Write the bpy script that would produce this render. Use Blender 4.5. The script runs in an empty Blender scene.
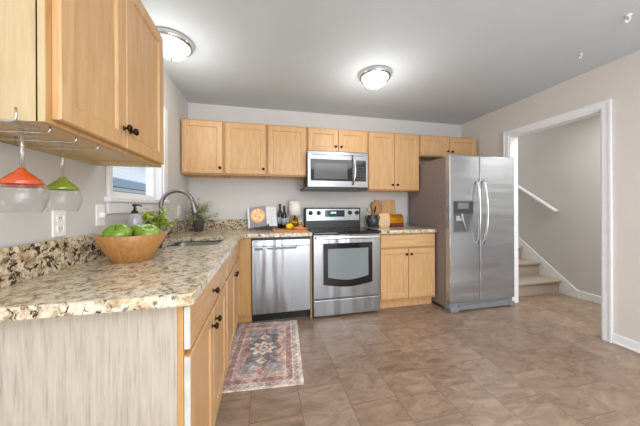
import bpy, bmesh, math, random
from mathutils import Vector, Matrix, noise as mnoise

S = bpy.context.scene
COL = S.collection
PI = math.pi
random.seed(7)

# ------------------------------------------------------------------ camera, sky, lights, exposure
FPX, PPX, PPY = 249.1, 320.93, 207.6
YAW, ROLL = 0.2252, -0.00454
cam_d = bpy.data.cameras.new('camera')
cam = bpy.data.objects.new('camera', cam_d)
COL.objects.link(cam)
cam_d.sensor_width = 36.0
cam_d.lens = FPX / 640 * 36
cam_d.shift_x = -(PPX - 320) / 640
cam_d.shift_y = (PPY - 213) / 640
cam_d.clip_start = 0.02
cy_, sy_ = math.cos(YAW), math.sin(YAW)
fwd = Vector((sy_, cy_, 0)); rgt = Vector((cy_, -sy_, 0)); up = Vector((0, 0, 1))
cr, sr = math.cos(ROLL), math.sin(ROLL)
r2 = rgt * cr + up * sr
u2 = up * cr - rgt * sr
M = Matrix((r2, u2, -fwd)).transposed().to_4x4()
M.translation = Vector((0.864, -3.2126, 1.1749))
cam.matrix_world = M
S.camera = cam

world = bpy.data.worlds.new('daylight'); S.world = world
world.use_nodes = True
bg = world.node_tree.nodes['Background']
bg.inputs['Color'].default_value = (0.86, 0.93, 1.0, 1)
bg.inputs['Strength'].default_value = 0.62

def area(name, loc, rot, sx, sy, power, col=(1, 1, 1)):
    l = bpy.data.lights.new(name, 'AREA'); l.shape = 'RECTANGLE'
    l.size = sx; l.size_y = sy; l.energy = power; l.color = col
    o = bpy.data.objects.new(name, l); COL.objects.link(o)
    o.location = loc; o.rotation_euler = rot
    return o
# daylight of the dining end of the room, behind the camera, with added fills
area('dining_daylight', (1.9, -5.45, 1.05), (PI / 2, 0, 0), 2.3, 1.9, 23, (0.97, 0.99, 1.0))
area('dining_ceiling_fill', (2.1, -4.1, 2.36), (0, 0, 0), 2.6, 2.0, 23, (1.0, 0.99, 0.97))  # added fill panel below the ceiling, stands for no fixture
area('dining_up_fill', (2.0, -4.6, 0.9), (PI + 0.25, 0, 0), 2.4, 1.2, 25, (0.97, 0.99, 1.0))  # added upward fill that brightens the ceiling, no real lamp there
area('hallway_glow', (4.35, -2.2, 2.36), (0, 0, 0), 0.6, 1.6, 12, (1.0, 0.98, 0.95))
area('stair_glow', (4.35, 1.2, 3.4), (0, 0, 0), 0.7, 1.6, 12, (1.0, 0.98, 0.95))

S.view_settings.view_transform = 'Standard'
S.view_settings.look = 'None'
S.view_settings.gamma = 1
S.view_settings.use_curve_mapping = False
S.view_settings.exposure = 1.52
S.cycles.use_denoising = True
S.cycles.max_bounces = 10
S.cycles.sample_clamp_indirect = 6

# ------------------------------------------------------------------ colour and materials
def lin(c):
    out = []
    for v in c[:3]:
        v = v / 255.0
        out.append(v / 12.92 if v <= 0.04045 else ((v + 0.055) / 1.055) ** 2.4)
    return (out[0], out[1], out[2], 1.0)

class NT:
    def __init__(self, name):
        self.m = bpy.data.materials.new(name); self.m.use_nodes = True
        self.t = self.m.node_tree; self.b = self.t.nodes['Principled BSDF']
        self.out = self.t.nodes['Material Output']
    def n(self, kind, **kw):
        nd = self.t.nodes.new(kind)
        for k, v in kw.items(): setattr(nd, k, v)
        return nd
    def l(self, a, b): self.t.links.new(a, b)
    def coord(self, scale=(1, 1, 1), rot=(0, 0, 0), loc=(0, 0, 0), space='Object'):
        tc = self.n('ShaderNodeTexCoord'); mp = self.n('ShaderNodeMapping')
        mp.inputs['Scale'].default_value = scale; mp.inputs['Rotation'].default_value = rot
        mp.inputs['Location'].default_value = loc
        self.l(tc.outputs[space], mp.inputs['Vector'])
        return mp.outputs['Vector']
    def noise(self, vec, scale, detail=4, rough=0.5, dist=0.0):
        nd = self.n('ShaderNodeTexNoise')
        nd.inputs['Scale'].default_value = scale; nd.inputs['Detail'].default_value = detail
        nd.inputs['Roughness'].default_value = rough; nd.inputs['Distortion'].default_value = dist
        self.l(vec, nd.inputs['Vector']); return nd.outputs['Fac']
    def ramp(self, fac, stops, const=False):
        nd = self.n('ShaderNodeValToRGB'); cr = nd.color_ramp
        if const: cr.interpolation = 'CONSTANT'
        while len(cr.elements) < len(stops): cr.elements.new(0.5)
        for e, (p, c) in zip(cr.elements, stops):
            e.position = p; e.color = lin(c)
        self.l(fac, nd.inputs['Fac']); return nd.outputs['Color']
    def mix(self, fac, a, b, mode='MIX'):
        nd = self.n('ShaderNodeMixRGB', blend_type=mode)
        for s, v in ((nd.inputs[0], fac), (nd.inputs[1], a), (nd.inputs[2], b)):
            if hasattr(v, 'links'): self.l(v, s)
            elif isinstance(v, (int, float)): s.default_value = v
            else: s.default_value = lin(v)
        return nd.outputs[0]
    def base(self, c):
        if hasattr(c, 'links'): self.l(c, self.b.inputs['Base Color'])
        else: self.b.inputs['Base Color'].default_value = lin(c)
    def set(self, **kw):
        for k, v in kw.items():
            self.b.inputs[k.replace('_', ' ')].default_value = v
    def bump(self, h, strength=0.1, dist=0.01):
        nd = self.n('ShaderNodeBump'); nd.inputs['Strength'].default_value = strength
        nd.inputs['Distance'].default_value = dist
        self.l(h, nd.inputs['Height']); self.l(nd.outputs['Normal'], self.b.inputs['Normal'])

def plain(name, c, rough=0.5, metal=0.0, var=0.06, scale=30, **kw):
    t = NT(name)
    f = t.noise(t.coord(), scale, 3)
    d = [max(0, v * (1 - var)) for v in c]; u = [min(255, v * (1 + var)) for v in c]
    t.base(t.ramp(f, [(0.3, d), (0.7, u)]))
    t.set(Roughness=rough, Metallic=metal, **kw)
    return t.m

def wood(name, dark, mid, light, vec_scale=(22, 22, 1.6), rough=0.38, figure=True):
    t = NT(name)
    v = t.coord(vec_scale)
    f = t.noise(v, 2.2, 6, 0.6, 0.6)
    c = t.ramp(f, [(0.28, dark), (0.5, mid), (0.72, light)])
    v2 = t.coord((vec_scale[0] * 6, vec_scale[1] * 6, vec_scale[2] * 4))
    g = t.noise(v2, 1.5, 3, 0.6)
    c = t.mix(0.22, c, t.ramp(g, [(0.35, dark), (0.65, light)]))
    t.base(c); t.set(Roughness=rough)
    t.bump(g, 0.06, 0.003)
    return t.m

def steel(name, c, rough=0.27, scale=(3, 3, 220), wav=0.0, met=1.0, wsc=(0.8, 0.8, 4.5)):
    t = NT(name)
    f = t.noise(t.coord(scale), 1.0, 3, 0.6)
    d = [v * 0.93 for v in c]
    t.base(t.ramp(f, [(0.3, d), (0.7, c)]))
    t.set(Roughness=rough, Metallic=met)
    if wav:
        h = t.noise(t.coord(wsc), 1.0, 2, 0.5)
        mixn = t.n('ShaderNodeMath', operation='MULTIPLY_ADD')
        mixn.inputs[1].default_value = 0.012; t.l(f, mixn.inputs[0]); t.l(h, mixn.inputs[2])
        t.bump(mixn.outputs[0], wav, 0.05)
    else:
        t.bump(f, 0.03, 0.002)
    return t.m

def glass(name, c=(255, 255, 255), rough=0.0, ior=1.45):
    t = NT(name); t.base(c)
    t.set(Roughness=rough, IOR=ior); t.b.inputs['Transmission Weight'].default_value = 1.0
    return t.m

def emis(name, c, strength):
    t = NT(name); t.base(c)
    t.b.inputs['Emission Color'].default_value = lin(c)
    t.b.inputs['Emission Strength'].default_value = strength
    t.set(Roughness=0.3)
    return t.m

def vcol(name, rough=0.8):
    t = NT(name)
    a = t.n('ShaderNodeVertexColor', layer_name='Col')
    t.l(a.outputs['Color'], t.b.inputs['Base Color']); t.set(Roughness=rough)
    return t.m

def wallpaint(name, c):
    t = NT(name)
    f = t.noise(t.coord(), 3, 3)
    t.base(t.ramp(f, [(0.3, [v * 0.985 for v in c]), (0.7, c)]))
    t.set(Roughness=0.75)
    t.bump(t.noise(t.coord(), 260, 2), 0.05, 0.001)
    return t.m

M_ = {}
M_['wall'] = wallpaint('wall_paint', (207, 205, 203))
M_['wallr'] = wallpaint('right_wall_paint', (212, 206, 200))
M_['hall'] = wallpaint('hall_paint', (198, 197, 194))
M_['ceil'] = wallpaint('ceiling_paint', (196, 204, 211))
M_['white'] = plain('white_trim_paint', (230, 231, 234), 0.35, var=0.01)
M_['wood'] = wood('maple_cabinet', (186, 143, 95), (201, 160, 113), (212, 175, 131))
M_['woodh'] = wood('maple_cabinet_horizontal', (186, 143, 95), (201, 160, 113), (212, 175, 131), (1.6, 22, 22))
M_['frame'] = wood('shaded_maple_frame', (172, 128, 76), (186, 143, 90), (198, 157, 104))  # darker maple: the shade around the doors is put into the colour
def m_endp():
    t = NT('pale_end_panel')
    f = t.noise(t.coord((4.5, 4.5, 0.42)), 1.3, 3, 0.5, 0.3)
    mu = t.n('ShaderNodeMath', operation='MULTIPLY'); mu.inputs[1].default_value = 120.0; t.l(f, mu.inputs[0])
    si = t.n('ShaderNodeMath', operation='SINE'); t.l(mu.outputs[0], si.inputs[0])
    g = t.noise(t.coord((110, 110, 6)), 1.4, 4, 0.6)
    ma = t.n('ShaderNodeMath', operation='MULTIPLY_ADD'); ma.inputs[1].default_value = 0.085; t.l(si.outputs[0], ma.inputs[0]); t.l(g, ma.inputs[2])
    t.base(t.ramp(ma.outputs[0], [(0.25, (160, 150, 136)), (0.45, (178, 168, 154)), (0.72, (190, 181, 168))]))
    t.set(Roughness=0.4)
    return t.m
M_['endp'] = m_endp()
M_['endu'] = wood('cream_end_panel', (180, 158, 118), (194, 173, 134), (203, 184, 147), (16, 16, 0.9), 0.45)
M_['cabin'] = wood('cabinet_underside', (204, 170, 124), (218, 186, 142), (228, 200, 160), (3, 14, 14), 0.5)
M_['edgelit'] = plain('lit_edge_white', (198, 197, 194), 0.4, var=0.08, scale=12)  # near-white that paints light caught by edges, not wear
M_['knob'] = plain('dark_bronze', (52, 38, 30), 0.3, 0.85, var=0.15)
M_['steel'] = steel('brushed_steel', (158, 161, 165), 0.24, wav=0.10, met=0.8)
M_['steelf'] = steel('fridge_steel', (192, 197, 203), 0.24, wav=0.8, met=0.85, wsc=(0.5, 0.5, 3.2))
M_['steelv'] = steel('brushed_steel_vertical', (172, 177, 183), 0.22, (220, 220, 3), wav=0.35, met=0.9, wsc=(7, 7, 0.5))
M_['steelp'] = steel('polished_steel', (214, 214, 214), 0.16)
M_['nickel'] = steel('brushed_nickel', (146, 143, 139), 0.42)
M_['fside'] = plain('fridge_side_grey', (134, 123, 122), 0.45, 0.2, var=0.03)
M_['black'] = plain('black_plastic', (22, 22, 24), 0.35, var=0.1)
M_['blackg'] = plain('black_glass', (14, 14, 16), 0.06, var=0.05)
M_['dgrey'] = plain('dark_grey_plastic', (62, 63, 66), 0.35, var=0.05)
M_['mgrey'] = plain('mid_grey_plastic', (122, 123, 126), 0.4, var=0.05)
M_['grille'] = plain('grey_grille_plastic', (122, 126, 131), 0.4, var=0.03)
M_['ngrey'] = plain('niche_grey_plastic', (92, 93, 96), 0.35, var=0.03)
M_['lgrey'] = plain('light_grey_plastic', (178, 180, 184), 0.4, var=0.03)
M_['ovenglass'] = plain('oven_window_glass', (128, 137, 142), 0.08, 0.0, var=0.008)
M_['mwglass'] = plain('microwave_window_mesh', (84, 86, 86), 0.12, 0.0, var=0.01)
M_['disp'] = plain('display_glass', (26, 32, 42), 0.08, var=0.05)
M_['digit'] = emis('blue_digits', (110, 190, 255), 1.6)
M_['orange'] = plain('orange_glass', (188, 72, 26), 0.12, var=0.06, Coat_Weight=0.6)
M_['lime'] = plain('lime_green_glass', (112, 130, 32), 0.12, var=0.06, Coat_Weight=0.6)
M_['dome'] = emis('lit_frosted_glass', (255, 250, 242), 3.0)
M_['apple'] = None
M_['carpet'] = plain('beige_carpet', (162, 150, 135), 0.95, var=0.14, scale=160)
M_['leaf1'] = plain('lime_leaves', (140, 160, 50), 0.5, var=0.35, scale=40)
M_['leaf2'] = plain('grey_green_leaves', (168, 178, 138), 0.55, var=0.35, scale=40)
M_['stem'] = plain('brown_stems', (104, 96, 66), 0.7, var=0.2)
M_['pot'] = plain('charcoal_pot', (84, 78, 76), 0.6, var=0.15, scale=60)
M_['soil'] = plain('soil', (58, 44, 34), 0.9, var=0.3)
M_['crock'] = plain('dark_pewter_glaze', (52, 56, 60), 0.25, 0.1, var=0.25, scale=18)
M_['paper'] = plain('white_paper', (236, 236, 238), 0.6, var=0.015)
M_['photo'] = plain('lilac_grey_print', (150, 144, 158), 0.35, var=0.05)
M_['print'] = plain('grey_print', (176, 176, 182), 0.6, var=0.05)
M_['darkwood'] = wood('dark_walnut', (40, 28, 20), (58, 41, 30), (74, 54, 40))
M_['bottle'] = plain('dark_bottle_glass', (22, 24, 22), 0.08, var=0.1)
M_['foil'] = plain('wine_foil', (84, 44, 52), 0.3, 0.5, var=0.1)
M_['label'] = plain('blue_grey_label', (150, 164, 176), 0.5, var=0.1, scale=60)
M_['shade'] = plain('white_linen_shade', (244, 240, 234), 0.8, var=0.02)
M_['gold'] = plain('aged_gold', (196, 152, 74), 0.25, 0.9, var=0.2)
M_['copper'] = plain('amber_gold_lacquer', (226, 152, 36), 0.18, 0.7, var=0.1)
M_['redwood'] = plain('oxblood_lacquer', (112, 50, 34), 0.25, 0.1, var=0.12)
M_['lemon'] = plain('lemon_peel', (246, 204, 26), 0.4, var=0.05, scale=60)
M_['carrot'] = plain('carrot_orange', (226, 128, 52), 0.5, var=0.12, scale=30)
M_['board'] = wood('orange_board', (178, 112, 58), (200, 134, 76), (214, 154, 96), (1.5, 24, 24), 0.5)
M_['bamboo'] = wood('bamboo', (186, 142, 92), (202, 160, 108), (214, 176, 126), (20, 20, 1.6), 0.5)
M_['bamboodark'] = wood('dark_bamboo', (160, 116, 70), (176, 132, 84), (190, 148, 100), (20, 20, 1.6), 0.5)
M_['pale'] = wood('pale_beech', (214, 178, 132), (226, 192, 148), (236, 206, 166), (20, 20, 1.6), 0.5)
M_['outlet'] = plain('white_plastic', (240, 240, 238), 0.3, var=0.01)
M_['slot'] = plain('outlet_slot', (70, 68, 66), 0.5)
M_['soap'] = plain('grey_soap_bottle', (170, 166, 176), 0.15, var=0.04, Coat_Weight=0.5)
M_['siding'] = plain('outdoor_white_siding', (222, 228, 234), 0.7, var=0.04)
M_['slate'] = plain('outdoor_slate_blue', (112, 132, 150), 0.7, var=0.1)
M_['ground'] = plain('outdoor_ground', (150, 150, 140), 0.9, var=0.2)
M_['vrug'] = vcol('woven_rug', 0.95)
M_['vprint'] = vcol('food_print', 0.35)

def m_granite(name='granite', k=0.0):
    t = NT(name)
    v = t.coord()
    n1 = t.noise(v, 30, 6, 0.66, 0.6)
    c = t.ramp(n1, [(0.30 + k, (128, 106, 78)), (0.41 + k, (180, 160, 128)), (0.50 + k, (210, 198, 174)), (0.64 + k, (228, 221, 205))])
    n2 = t.noise(v, 9, 4, 0.6, 0.3)
    c = t.mix(t.ramp(n2, [(0.45, (0, 0, 0)), (0.65, (110, 110, 110))]), c, (186, 160, 124))
    n3 = t.noise(v, 38, 5, 0.72, 0.9)
    c = t.mix(t.ramp(n3, [(0.385 + k, (255, 255, 255)), (0.43 + k, (0, 0, 0))]), c, (40, 36, 36))
    n4 = t.noise(t.coord(loc=(3.1, 1.7, 0.4)), 40, 4, 0.6, 0.6)
    c = t.mix(t.ramp(n4, [(0.62, (0, 0, 0)), (0.67, (190, 190, 190))]), c, (124, 92, 64))
    n5 = t.noise(t.coord(loc=(7.3, 2.2, 5.4)), 14, 5, 0.7, 1.2)
    c = t.mix(t.ramp(n5, [(0.37, (225, 225, 225)), (0.41, (0, 0, 0))]), c, (58, 52, 50))
    t.base(c); t.set(Roughness=0.16)
    return t.m
M_['granite'] = m_granite()
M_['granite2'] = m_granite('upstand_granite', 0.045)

def m_floor():
    t = NT('stone_look_vinyl_tile')
    tc = t.n('ShaderNodeTexCoord'); sep = t.n('ShaderNodeSeparateXYZ'); t.l(tc.outputs['Object'], sep.inputs[0])
    cb = t.n('ShaderNodeCombineXYZ')
    ax = t.n('ShaderNodeMath', operation='ADD'); ax.inputs[1].default_value = 20.0 + 0.33; t.l(sep.outputs['Y'], ax.inputs[0])
    ay = t.n('ShaderNodeMath', operation='ADD'); ay.inputs[1].default_value = -0.194 + 0.293 * 20; t.l(sep.outputs['X'], ay.inputs[0])
    t.l(ax.outputs[0], cb.inputs['X']); t.l(ay.outputs[0], cb.inputs['Y'])
    br = t.n('ShaderNodeTexBrick'); br.offset = 0.5; br.offset_frequency = 2
    br.inputs['Scale'].default_value = 1.0; br.inputs['Brick Width'].default_value = 0.39
    br.inputs['Row Height'].default_value = 0.293; br.inputs['Mortar Size'].default_value = 0.003
    br.inputs['Mortar Smooth'].default_value = 0.3
    br.inputs['Color1'].default_value = (0, 0, 0, 1); br.inputs['Color2'].default_value = (1, 1, 1, 1)
    t.l(cb.outputs[0], br.inputs['Vector'])
    # every tile gets its own patch of the stone figure
    off = t.n('ShaderNodeVectorMath', operation='MULTIPLY_ADD')
    t.l(br.outputs['Color'], off.inputs[0]); off.inputs[1].default_value = (7, 5, 3); t.l(tc.outputs['Object'], off.inputs[2])
    mp = t.n('ShaderNodeMapping'); mp.inputs['Scale'].default_value = (1.0, 2.3, 1); mp.inputs['Rotation'].default_value = (0, 0, 0.75)
    t.l(off.outputs[0], mp.inputs['Vector'])
    f = t.noise(mp.outputs[0], 5.2, 8, 0.68, 1.2)
    c = t.ramp(f, [(0.26, (112, 94, 80)), (0.42, (141, 120, 103)), (0.57, (160, 138, 120)), (0.78, (182, 162, 144))])
    tint = t.ramp(br.outputs['Color'], [(0.0, (236, 230, 226)), (1.0, (255, 255, 255))])
    c = t.mix(1.0, c, tint, 'MULTIPLY')
    c = t.mix(br.outputs['Fac'], c, (118, 99, 86))
    t.base(c); t.set(Roughness=0.34)
    inv = t.n('ShaderNodeMath', operation='SUBTRACT'); inv.inputs[0].default_value = 1.0; t.l(br.outputs['Fac'], inv.inputs[1])
    t.bump(inv.outputs[0], 0.25, 0.002)
    return t.m
M_['floor'] = m_floor()

def m_apple():
    t = NT('green_apple_skin')
    f = t.noise(t.coord((1, 1, 0.4)), 22, 4)
    t.base(t.ramp(f, [(0.3, (98, 134, 34)), (0.55, (122, 156, 52)), (0.75, (146, 174, 76))]))
    t.set(Roughness=0.25, Coat_Weight=0.3)
    return t.m
M_['apple'] = m_apple()

def m_bowl():
    t = NT('wooden_staves')
    tc = t.n('ShaderNodeTexCoord'); sep = t.n('ShaderNodeSeparateXYZ'); t.l(tc.outputs['Object'], sep.inputs[0])
    at = t.n('ShaderNodeMath', operation='ARCTAN2'); t.l(sep.outputs['Y'], at.inputs[0]); t.l(sep.outputs['X'], at.inputs[1])
    mu = t.n('ShaderNodeMath', operation='MULTIPLY'); mu.inputs[1].default_value = 12 / (2 * PI); t.l(at.outputs[0], mu.inputs[0])
    fl = t.n('ShaderNodeMath', operation='FLOOR'); t.l(mu.outputs[0], fl.inputs[0])
    wn = t.n('ShaderNodeTexWhiteNoise', noise_dimensions='1D'); t.l(fl.outputs[0], wn.inputs['W'])
    c1 = t.ramp(wn.outputs['Value'], [(0.0, (150, 102, 52)), (0.5, (176, 126, 70)), (1.0, (200, 152, 92))])
    g = t.noise(t.coord((40, 40, 4)), 1.6, 4, 0.6)
    t.base(t.mix(0.3, c1, t.ramp(g, [(0.3, (166, 110, 54)), (0.7, (226, 178, 116))])))
    t.set(Roughness=0.4)
    return t.m
M_['bowl'] = m_bowl()

def m_pane():
    t = NT('window_glass')
    tr = t.n('ShaderNodeBsdfTransparent'); gl = t.n('ShaderNodeBsdfGlossy'); gl.inputs['Roughness'].default_value = 0.02
    mx = t.n('ShaderNodeMixShader'); mx.inputs[0].default_value = 0.06; t.l(tr.outputs[0], mx.inputs[1]); t.l(gl.outputs[0], mx.inputs[2])
    t.l(mx.outputs[0], t.out.inputs['Surface'])
    return t.m
M_['pane'] = m_pane()

def m_thin(name, base):
    t = NT(name)
    tr = t.n('ShaderNodeBsdfTransparent'); tr.inputs['Color'].default_value = (0.97, 0.98, 0.98, 1)
    gl = t.n('ShaderNodeBsdfGlossy'); gl.inputs['Roughness'].default_value = 0.008
    lw = t.n('ShaderNodeLayerWeight'); lw.inputs['Blend'].default_value = 0.5
    pw = t.n('ShaderNodeMath', operation='POWER'); pw.inputs[1].default_value = 2.6; t.l(lw.outputs['Facing'], pw.inputs[0])
    ma = t.n('ShaderNodeMath', operation='MULTIPLY_ADD'); ma.inputs[1].default_value = 0.9; ma.inputs[2].default_value = base; t.l(pw.outputs[0], ma.inputs[0])
    mx = t.n('ShaderNodeMixShader'); t.l(ma.outputs[0], mx.inputs[0]); t.l(tr.outputs[0], mx.inputs[1]); t.l(gl.outputs[0], mx.inputs[2])
    t.l(mx.outputs[0], t.out.inputs['Surface'])
    return t.m
M_['clear'] = m_thin('thin_clear_glass', 0.022)
M_['solid'] = m_thin('stem_glass', 0.16)

# ------------------------------------------------------------------ mesh helpers
class MB:
    """collects shapes and links them as ONE mesh object"""
    def __init__(self): self.v = []; self.f = []; self.s = []; self.c = None
    def add(self, vs, fs, smooth=False, mat=None):
        o = len(self.v)
        for p in vs:
            p = Vector(p)
            self.v.append(mat @ p if mat else p)
        for f in fs:
            self.f.append([i + o for i in f]); self.s.append(smooth)
        return self
    def box(self, x0, x1, y0, y1, z0, z1, bev=0.0, mat=None, seg=1):
        bm = bmesh.new()
        bmesh.ops.create_cube(bm, size=1)
        for v in bm.verts:
            v.co = Vector(((x0 + x1) / 2 + v.co.x * (x1 - x0), (y0 + y1) / 2 + v.co.y * (y1 - y0), (z0 + z1) / 2 + v.co.z * (z1 - z0)))
        if bev > 0:
            bmesh.ops.bevel(bm, geom=bm.edges[:], offset=bev, segments=seg, affect='EDGES', profile=0.5)
        bmesh.ops.recalc_face_normals(bm, faces=bm.faces[:])
        bm.verts.index_update()
        self.add([v.co.copy() for v in bm.verts], [[v.index for v in f.verts] for f in bm.faces], False, mat)
        bm.free(); return self
    def lathe(self, prof, seg=32, mat=None, smooth=True, closed=False):
        vs = []; fs = []; ring = []
        for r, z in prof:
            if r < 1e-6:
                ring.append([len(vs)]); vs.append((0, 0, z))
            else:
                ring.append(list(range(len(vs), len(vs) + seg)))
                for k in range(seg):
                    a = 2 * PI * k / seg; vs.append((r * math.cos(a), r * math.sin(a), z))
        pairs = list(zip(ring, ring[1:]))
        if closed: pairs.append((ring[-1], ring[0]))
        for a, b in pairs:
            for k in range(seg):
                k2 = (k + 1) % seg
                if len(a) == 1 and len(b) == 1: continue
                if len(a) == 1: fs.append([a[0], b[k2], b[k]])
                elif len(b) == 1: fs.append([a[k], a[k2], b[0]])
                else: fs.append([a[k], a[k2], b[k2], b[k]])
        return self.add(vs, fs, smooth, mat)
    def tube(self, pts, r, seg=10, closed=False, mat=None):
        pts = [Vector(p) for p in pts]; n = len(pts)
        rs = r if isinstance(r, (list, tuple)) else [r] * n
        vs = []; fs = []; nrm = None
        for i, p in enumerate(pts):
            if closed: t = pts[(i + 1) % n] - pts[i - 1]
            else: t = pts[min(i + 1, n - 1)] - pts[max(i - 1, 0)]
            t.normalize()
            if nrm is None:
                nrm = t.orthogonal().normalized()
            else:
                nrm = (nrm - t * nrm.dot(t)).normalized()
            b = t.cross(nrm)
            for k in range(seg):
                a = 2 * PI * k / seg
                vs.append(p + (nrm * math.cos(a) + b * math.sin(a)) * rs[i])
        for i in range(n if closed else n - 1):
            j = (i + 1) % n
            for k in range(seg):
                k2 = (k + 1) % seg
                fs.append([i * seg + k, i * seg + k2, j * seg + k2, j * seg + k])
        if not closed:
            fs.append(list(range(seg))[::-1]); fs.append([(n - 1) * seg + k for k in range(seg)])
        return self.add(vs, fs, True, mat)
    def prism(self, poly, axis, a, b):
        """outline poly in the other two axes, extruded from a to b along axis"""
        n = len(poly)
        def pt(p, q, h):
            return {'x': (h, p, q), 'y': (p, h, q), 'z': (p, q, h)}[axis]
        vs = [pt(p, q, a) for p, q in poly] + [pt(p, q, b) for p, q in poly]
        fs = [list(range(n)), [n + i for i in range(n)][::-1]]
        for i in range(n):
            j = (i + 1) % n; fs.append([i, i + n, j + n, j])
        return self.add(vs, fs)
    def sphere(self, r, mat=None, sx=1, sy=1, sz=1, seg=20, rings=12):
        prof = [(r * math.sin(PI * i / rings), -r * math.cos(PI * i / rings)) for i in range(rings + 1)]
        prof[0] = (0, -r); prof[-1] = (0, r)
        m = Matrix.Diagonal((sx, sy, sz, 1))
        return self.lathe(prof, seg, (mat @ m) if mat else m)
    def door(self, x0, x1, z0, z1, yf, t=0.019, fr=0.055, dep=0.008):
        """framed door with a recessed flat panel; front looks to -y, front face at y = yf"""
        loops = [(0, yf + t), (0, yf + 0.004), (0.004, yf), (fr, yf), (fr + 0.004, yf + 0.003), (fr + 0.008, yf + dep)]
        vs = []; fs = []
        for ins, y in loops:
            vs += [(x0 + ins, y, z0 + ins), (x1 - ins, y, z0 + ins), (x1 - ins, y, z1 - ins), (x0 + ins, y, z1 - ins)]
        for i in range(len(loops) - 1):
            for k in range(4):
                k2 = (k + 1) % 4
                fs.append([i * 4 + k, i * 4 + k2, i * 4 + 4 + k2, i * 4 + 4 + k])
        e = (len(loops) - 1) * 4
        fs.append([e, e + 1, e + 2, e + 3]); fs.append([3, 2, 1, 0])
        return self.add(vs, fs)
    def build(self, name, mat, parent=None, cols=None, recalc=True):
        me = bpy.data.meshes.new(name)
        me.from_pydata([tuple(v) for v in self.v], [], self.f)
        if recalc:
            bm = bmesh.new(); bm.from_mesh(me)
            bmesh.ops.recalc_face_normals(bm, faces=bm.faces[:])
            bm.to_mesh(me); bm.free()
        me.polygons.foreach_set('use_smooth', self.s)
        if cols:
            a = me.color_attributes.new('Col', 'FLOAT_COLOR', 'POINT')
            for i, c in enumerate(cols): a.data[i].color = c
        me.materials.append(M_[mat])
        me.update()
        o = bpy.data.objects.new(name, me); COL.objects.link(o)
        if parent: o.parent = parent
        return o

def T(x, y, z): return Matrix.Translation((x, y, z))
def RX(a): return Matrix.Rotation(a, 4, 'X')
def RY(a): return Matrix.Rotation(a, 4, 'Y')
def RZ(a): return Matrix.Rotation(a, 4, 'Z')

def tag(o, label, cat, group=None, kind=None):
    o['label'] = label; o['category'] = cat
    if group: o['group'] = group
    if kind: o['kind'] = kind
    return o
def thing(name, label, cat, loc, rz=0.0, group=None):
    o = bpy.data.objects.new(name, None); COL.objects.link(o)
    o.empty_display_size = 0.05
    o.location = loc; o.rotation_euler = (0, 0, rz)
    return tag(o, label, cat, group)
def struct(name, mb, mat, parent=None):
    o = mb.build(name, mat, parent)
    if not parent: o['kind'] = 'structure'
    return o
def kids(o): return [c for c in bpy.data.objects if c.parent == o]
def dup(o, loc=None, rz=None, label=None, parent=None):
    c = o.copy(); COL.objects.link(c)
    if parent: c.parent = parent
    for ch in kids(o): dup(ch, parent=c)
    if loc is not None: c.location = loc
    if rz is not None: c.rotation_euler = (0, 0, rz)
    if label: c['label'] = label
    return c

# ------------------------------------------------------------------ the room
W, H, YB = 3.79, 2.42, -5.5           # right wall, ceiling, open dining end
HX = 4.80                              # far wall of the stair hall
struct('floor', MB().box(-0.12, HX + 0.12, YB, 0.12, -0.1, 0), 'floor')
struct('ceiling', MB().box(-0.12, W + 0.11, YB, 0.12, H, H + 0.1), 'ceil')
wl = MB()                              # left wall with the window hole
WY0, WY1, WZ0, WZ1 = -1.545, -0.785, 1.240, 1.98
wl.box(-0.12, 0, YB, WY0, 0, H).box(-0.12, 0, WY1, 0, 0, H).box(-0.12, 0, WY0, WY1, 0, WZ0).box(-0.12, 0, WY0, WY1, WZ1, H)
struct('wall_left', wl, 'wall')
struct('wall_back', MB().box(-0.12, W + 0.11, 0, 0.12, 0, H), 'wall')
DY0, DY1, DZ = -1.623, -0.757, 2.04    # doorway to the stair hall
wr = MB().box(W, W + 0.11, YB, DY0, 0, H).box(W, W + 0.11, DY1, 0, 0, H).box(W, W + 0.11, DY0, DY1, DZ, H)
struct('wall_right', wr, 'wallr')
struct('wall_hall', MB().box(HX, HX + 0.12, YB, 2.6, 0, 4.2), 'hall')
struct('wall_stair', MB().box(W + 0.0, W + 0.11, 0.12, 2.6, 0, 4.2).box(W + 0.11, HX, 2.5, 2.6, 0, 4.2), 'hall')
struct('ceiling_hall', MB().box(W + 0.11, HX, YB, -0.55, H, H + 0.1).box(W, HX + 0.12, -0.55, 2.6, 4.2, 4.3).box(W + 0.0, HX, -0.66, -0.55, H, 4.2).box(W, W + 0.11, -0.55, 0.12, H + 0.1, 4.2), 'hall')
struct('wall_front', MB().box(-0.12, 0.7, YB - 0.12, YB, 0, H).box(3.1, HX + 0.12, YB - 0.12, YB, 0, H).box(0.7, 3.1, YB - 0.12, YB, 2.05, H), 'wall')
# doorway casing and lining
c = MB()
cw, ct = 0.06, 0.017
c.box(W - ct, W, DY0 - cw + 0.014, DY0, 0, DZ).box(W - ct, W, DY1, DY1 + cw - 0.014, 0, DZ).box(W - ct, W, DY0 - cw + 0.014, DY1 + cw - 0.014, DZ, DZ + cw - 0.014)
c.box(W - ct - 0.006, W, DY0 - cw, DY0 - cw + 0.014, 0, DZ + cw - 0.014).box(W - ct - 0.006, W, DY1 + cw - 0.014, DY1 + cw, 0, DZ + cw - 0.014).box(W - ct - 0.006, W, DY0 - cw, DY1 + cw, DZ + cw - 0.014, DZ + cw)
c.box(W - 0.004, W + 0.116, DY0, DY0 + 0.016, 0, DZ).box(W - 0.004, W + 0.116, DY1 - 0.016, DY1, 0, DZ).box(W - 0.004, W + 0.116, DY0 + 0.016, DY1 - 0.016, DZ - 0.016, DZ)
struct('trim_1', c, 'white')
struct('baseboard_right', MB().box(W - 0.013, W, YB, DY0 - cw, 0, 0.085, 0.004).box(W - 0.02, W, YB, DY0 - cw, 0, 0.02, 0.004), 'white')
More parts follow.
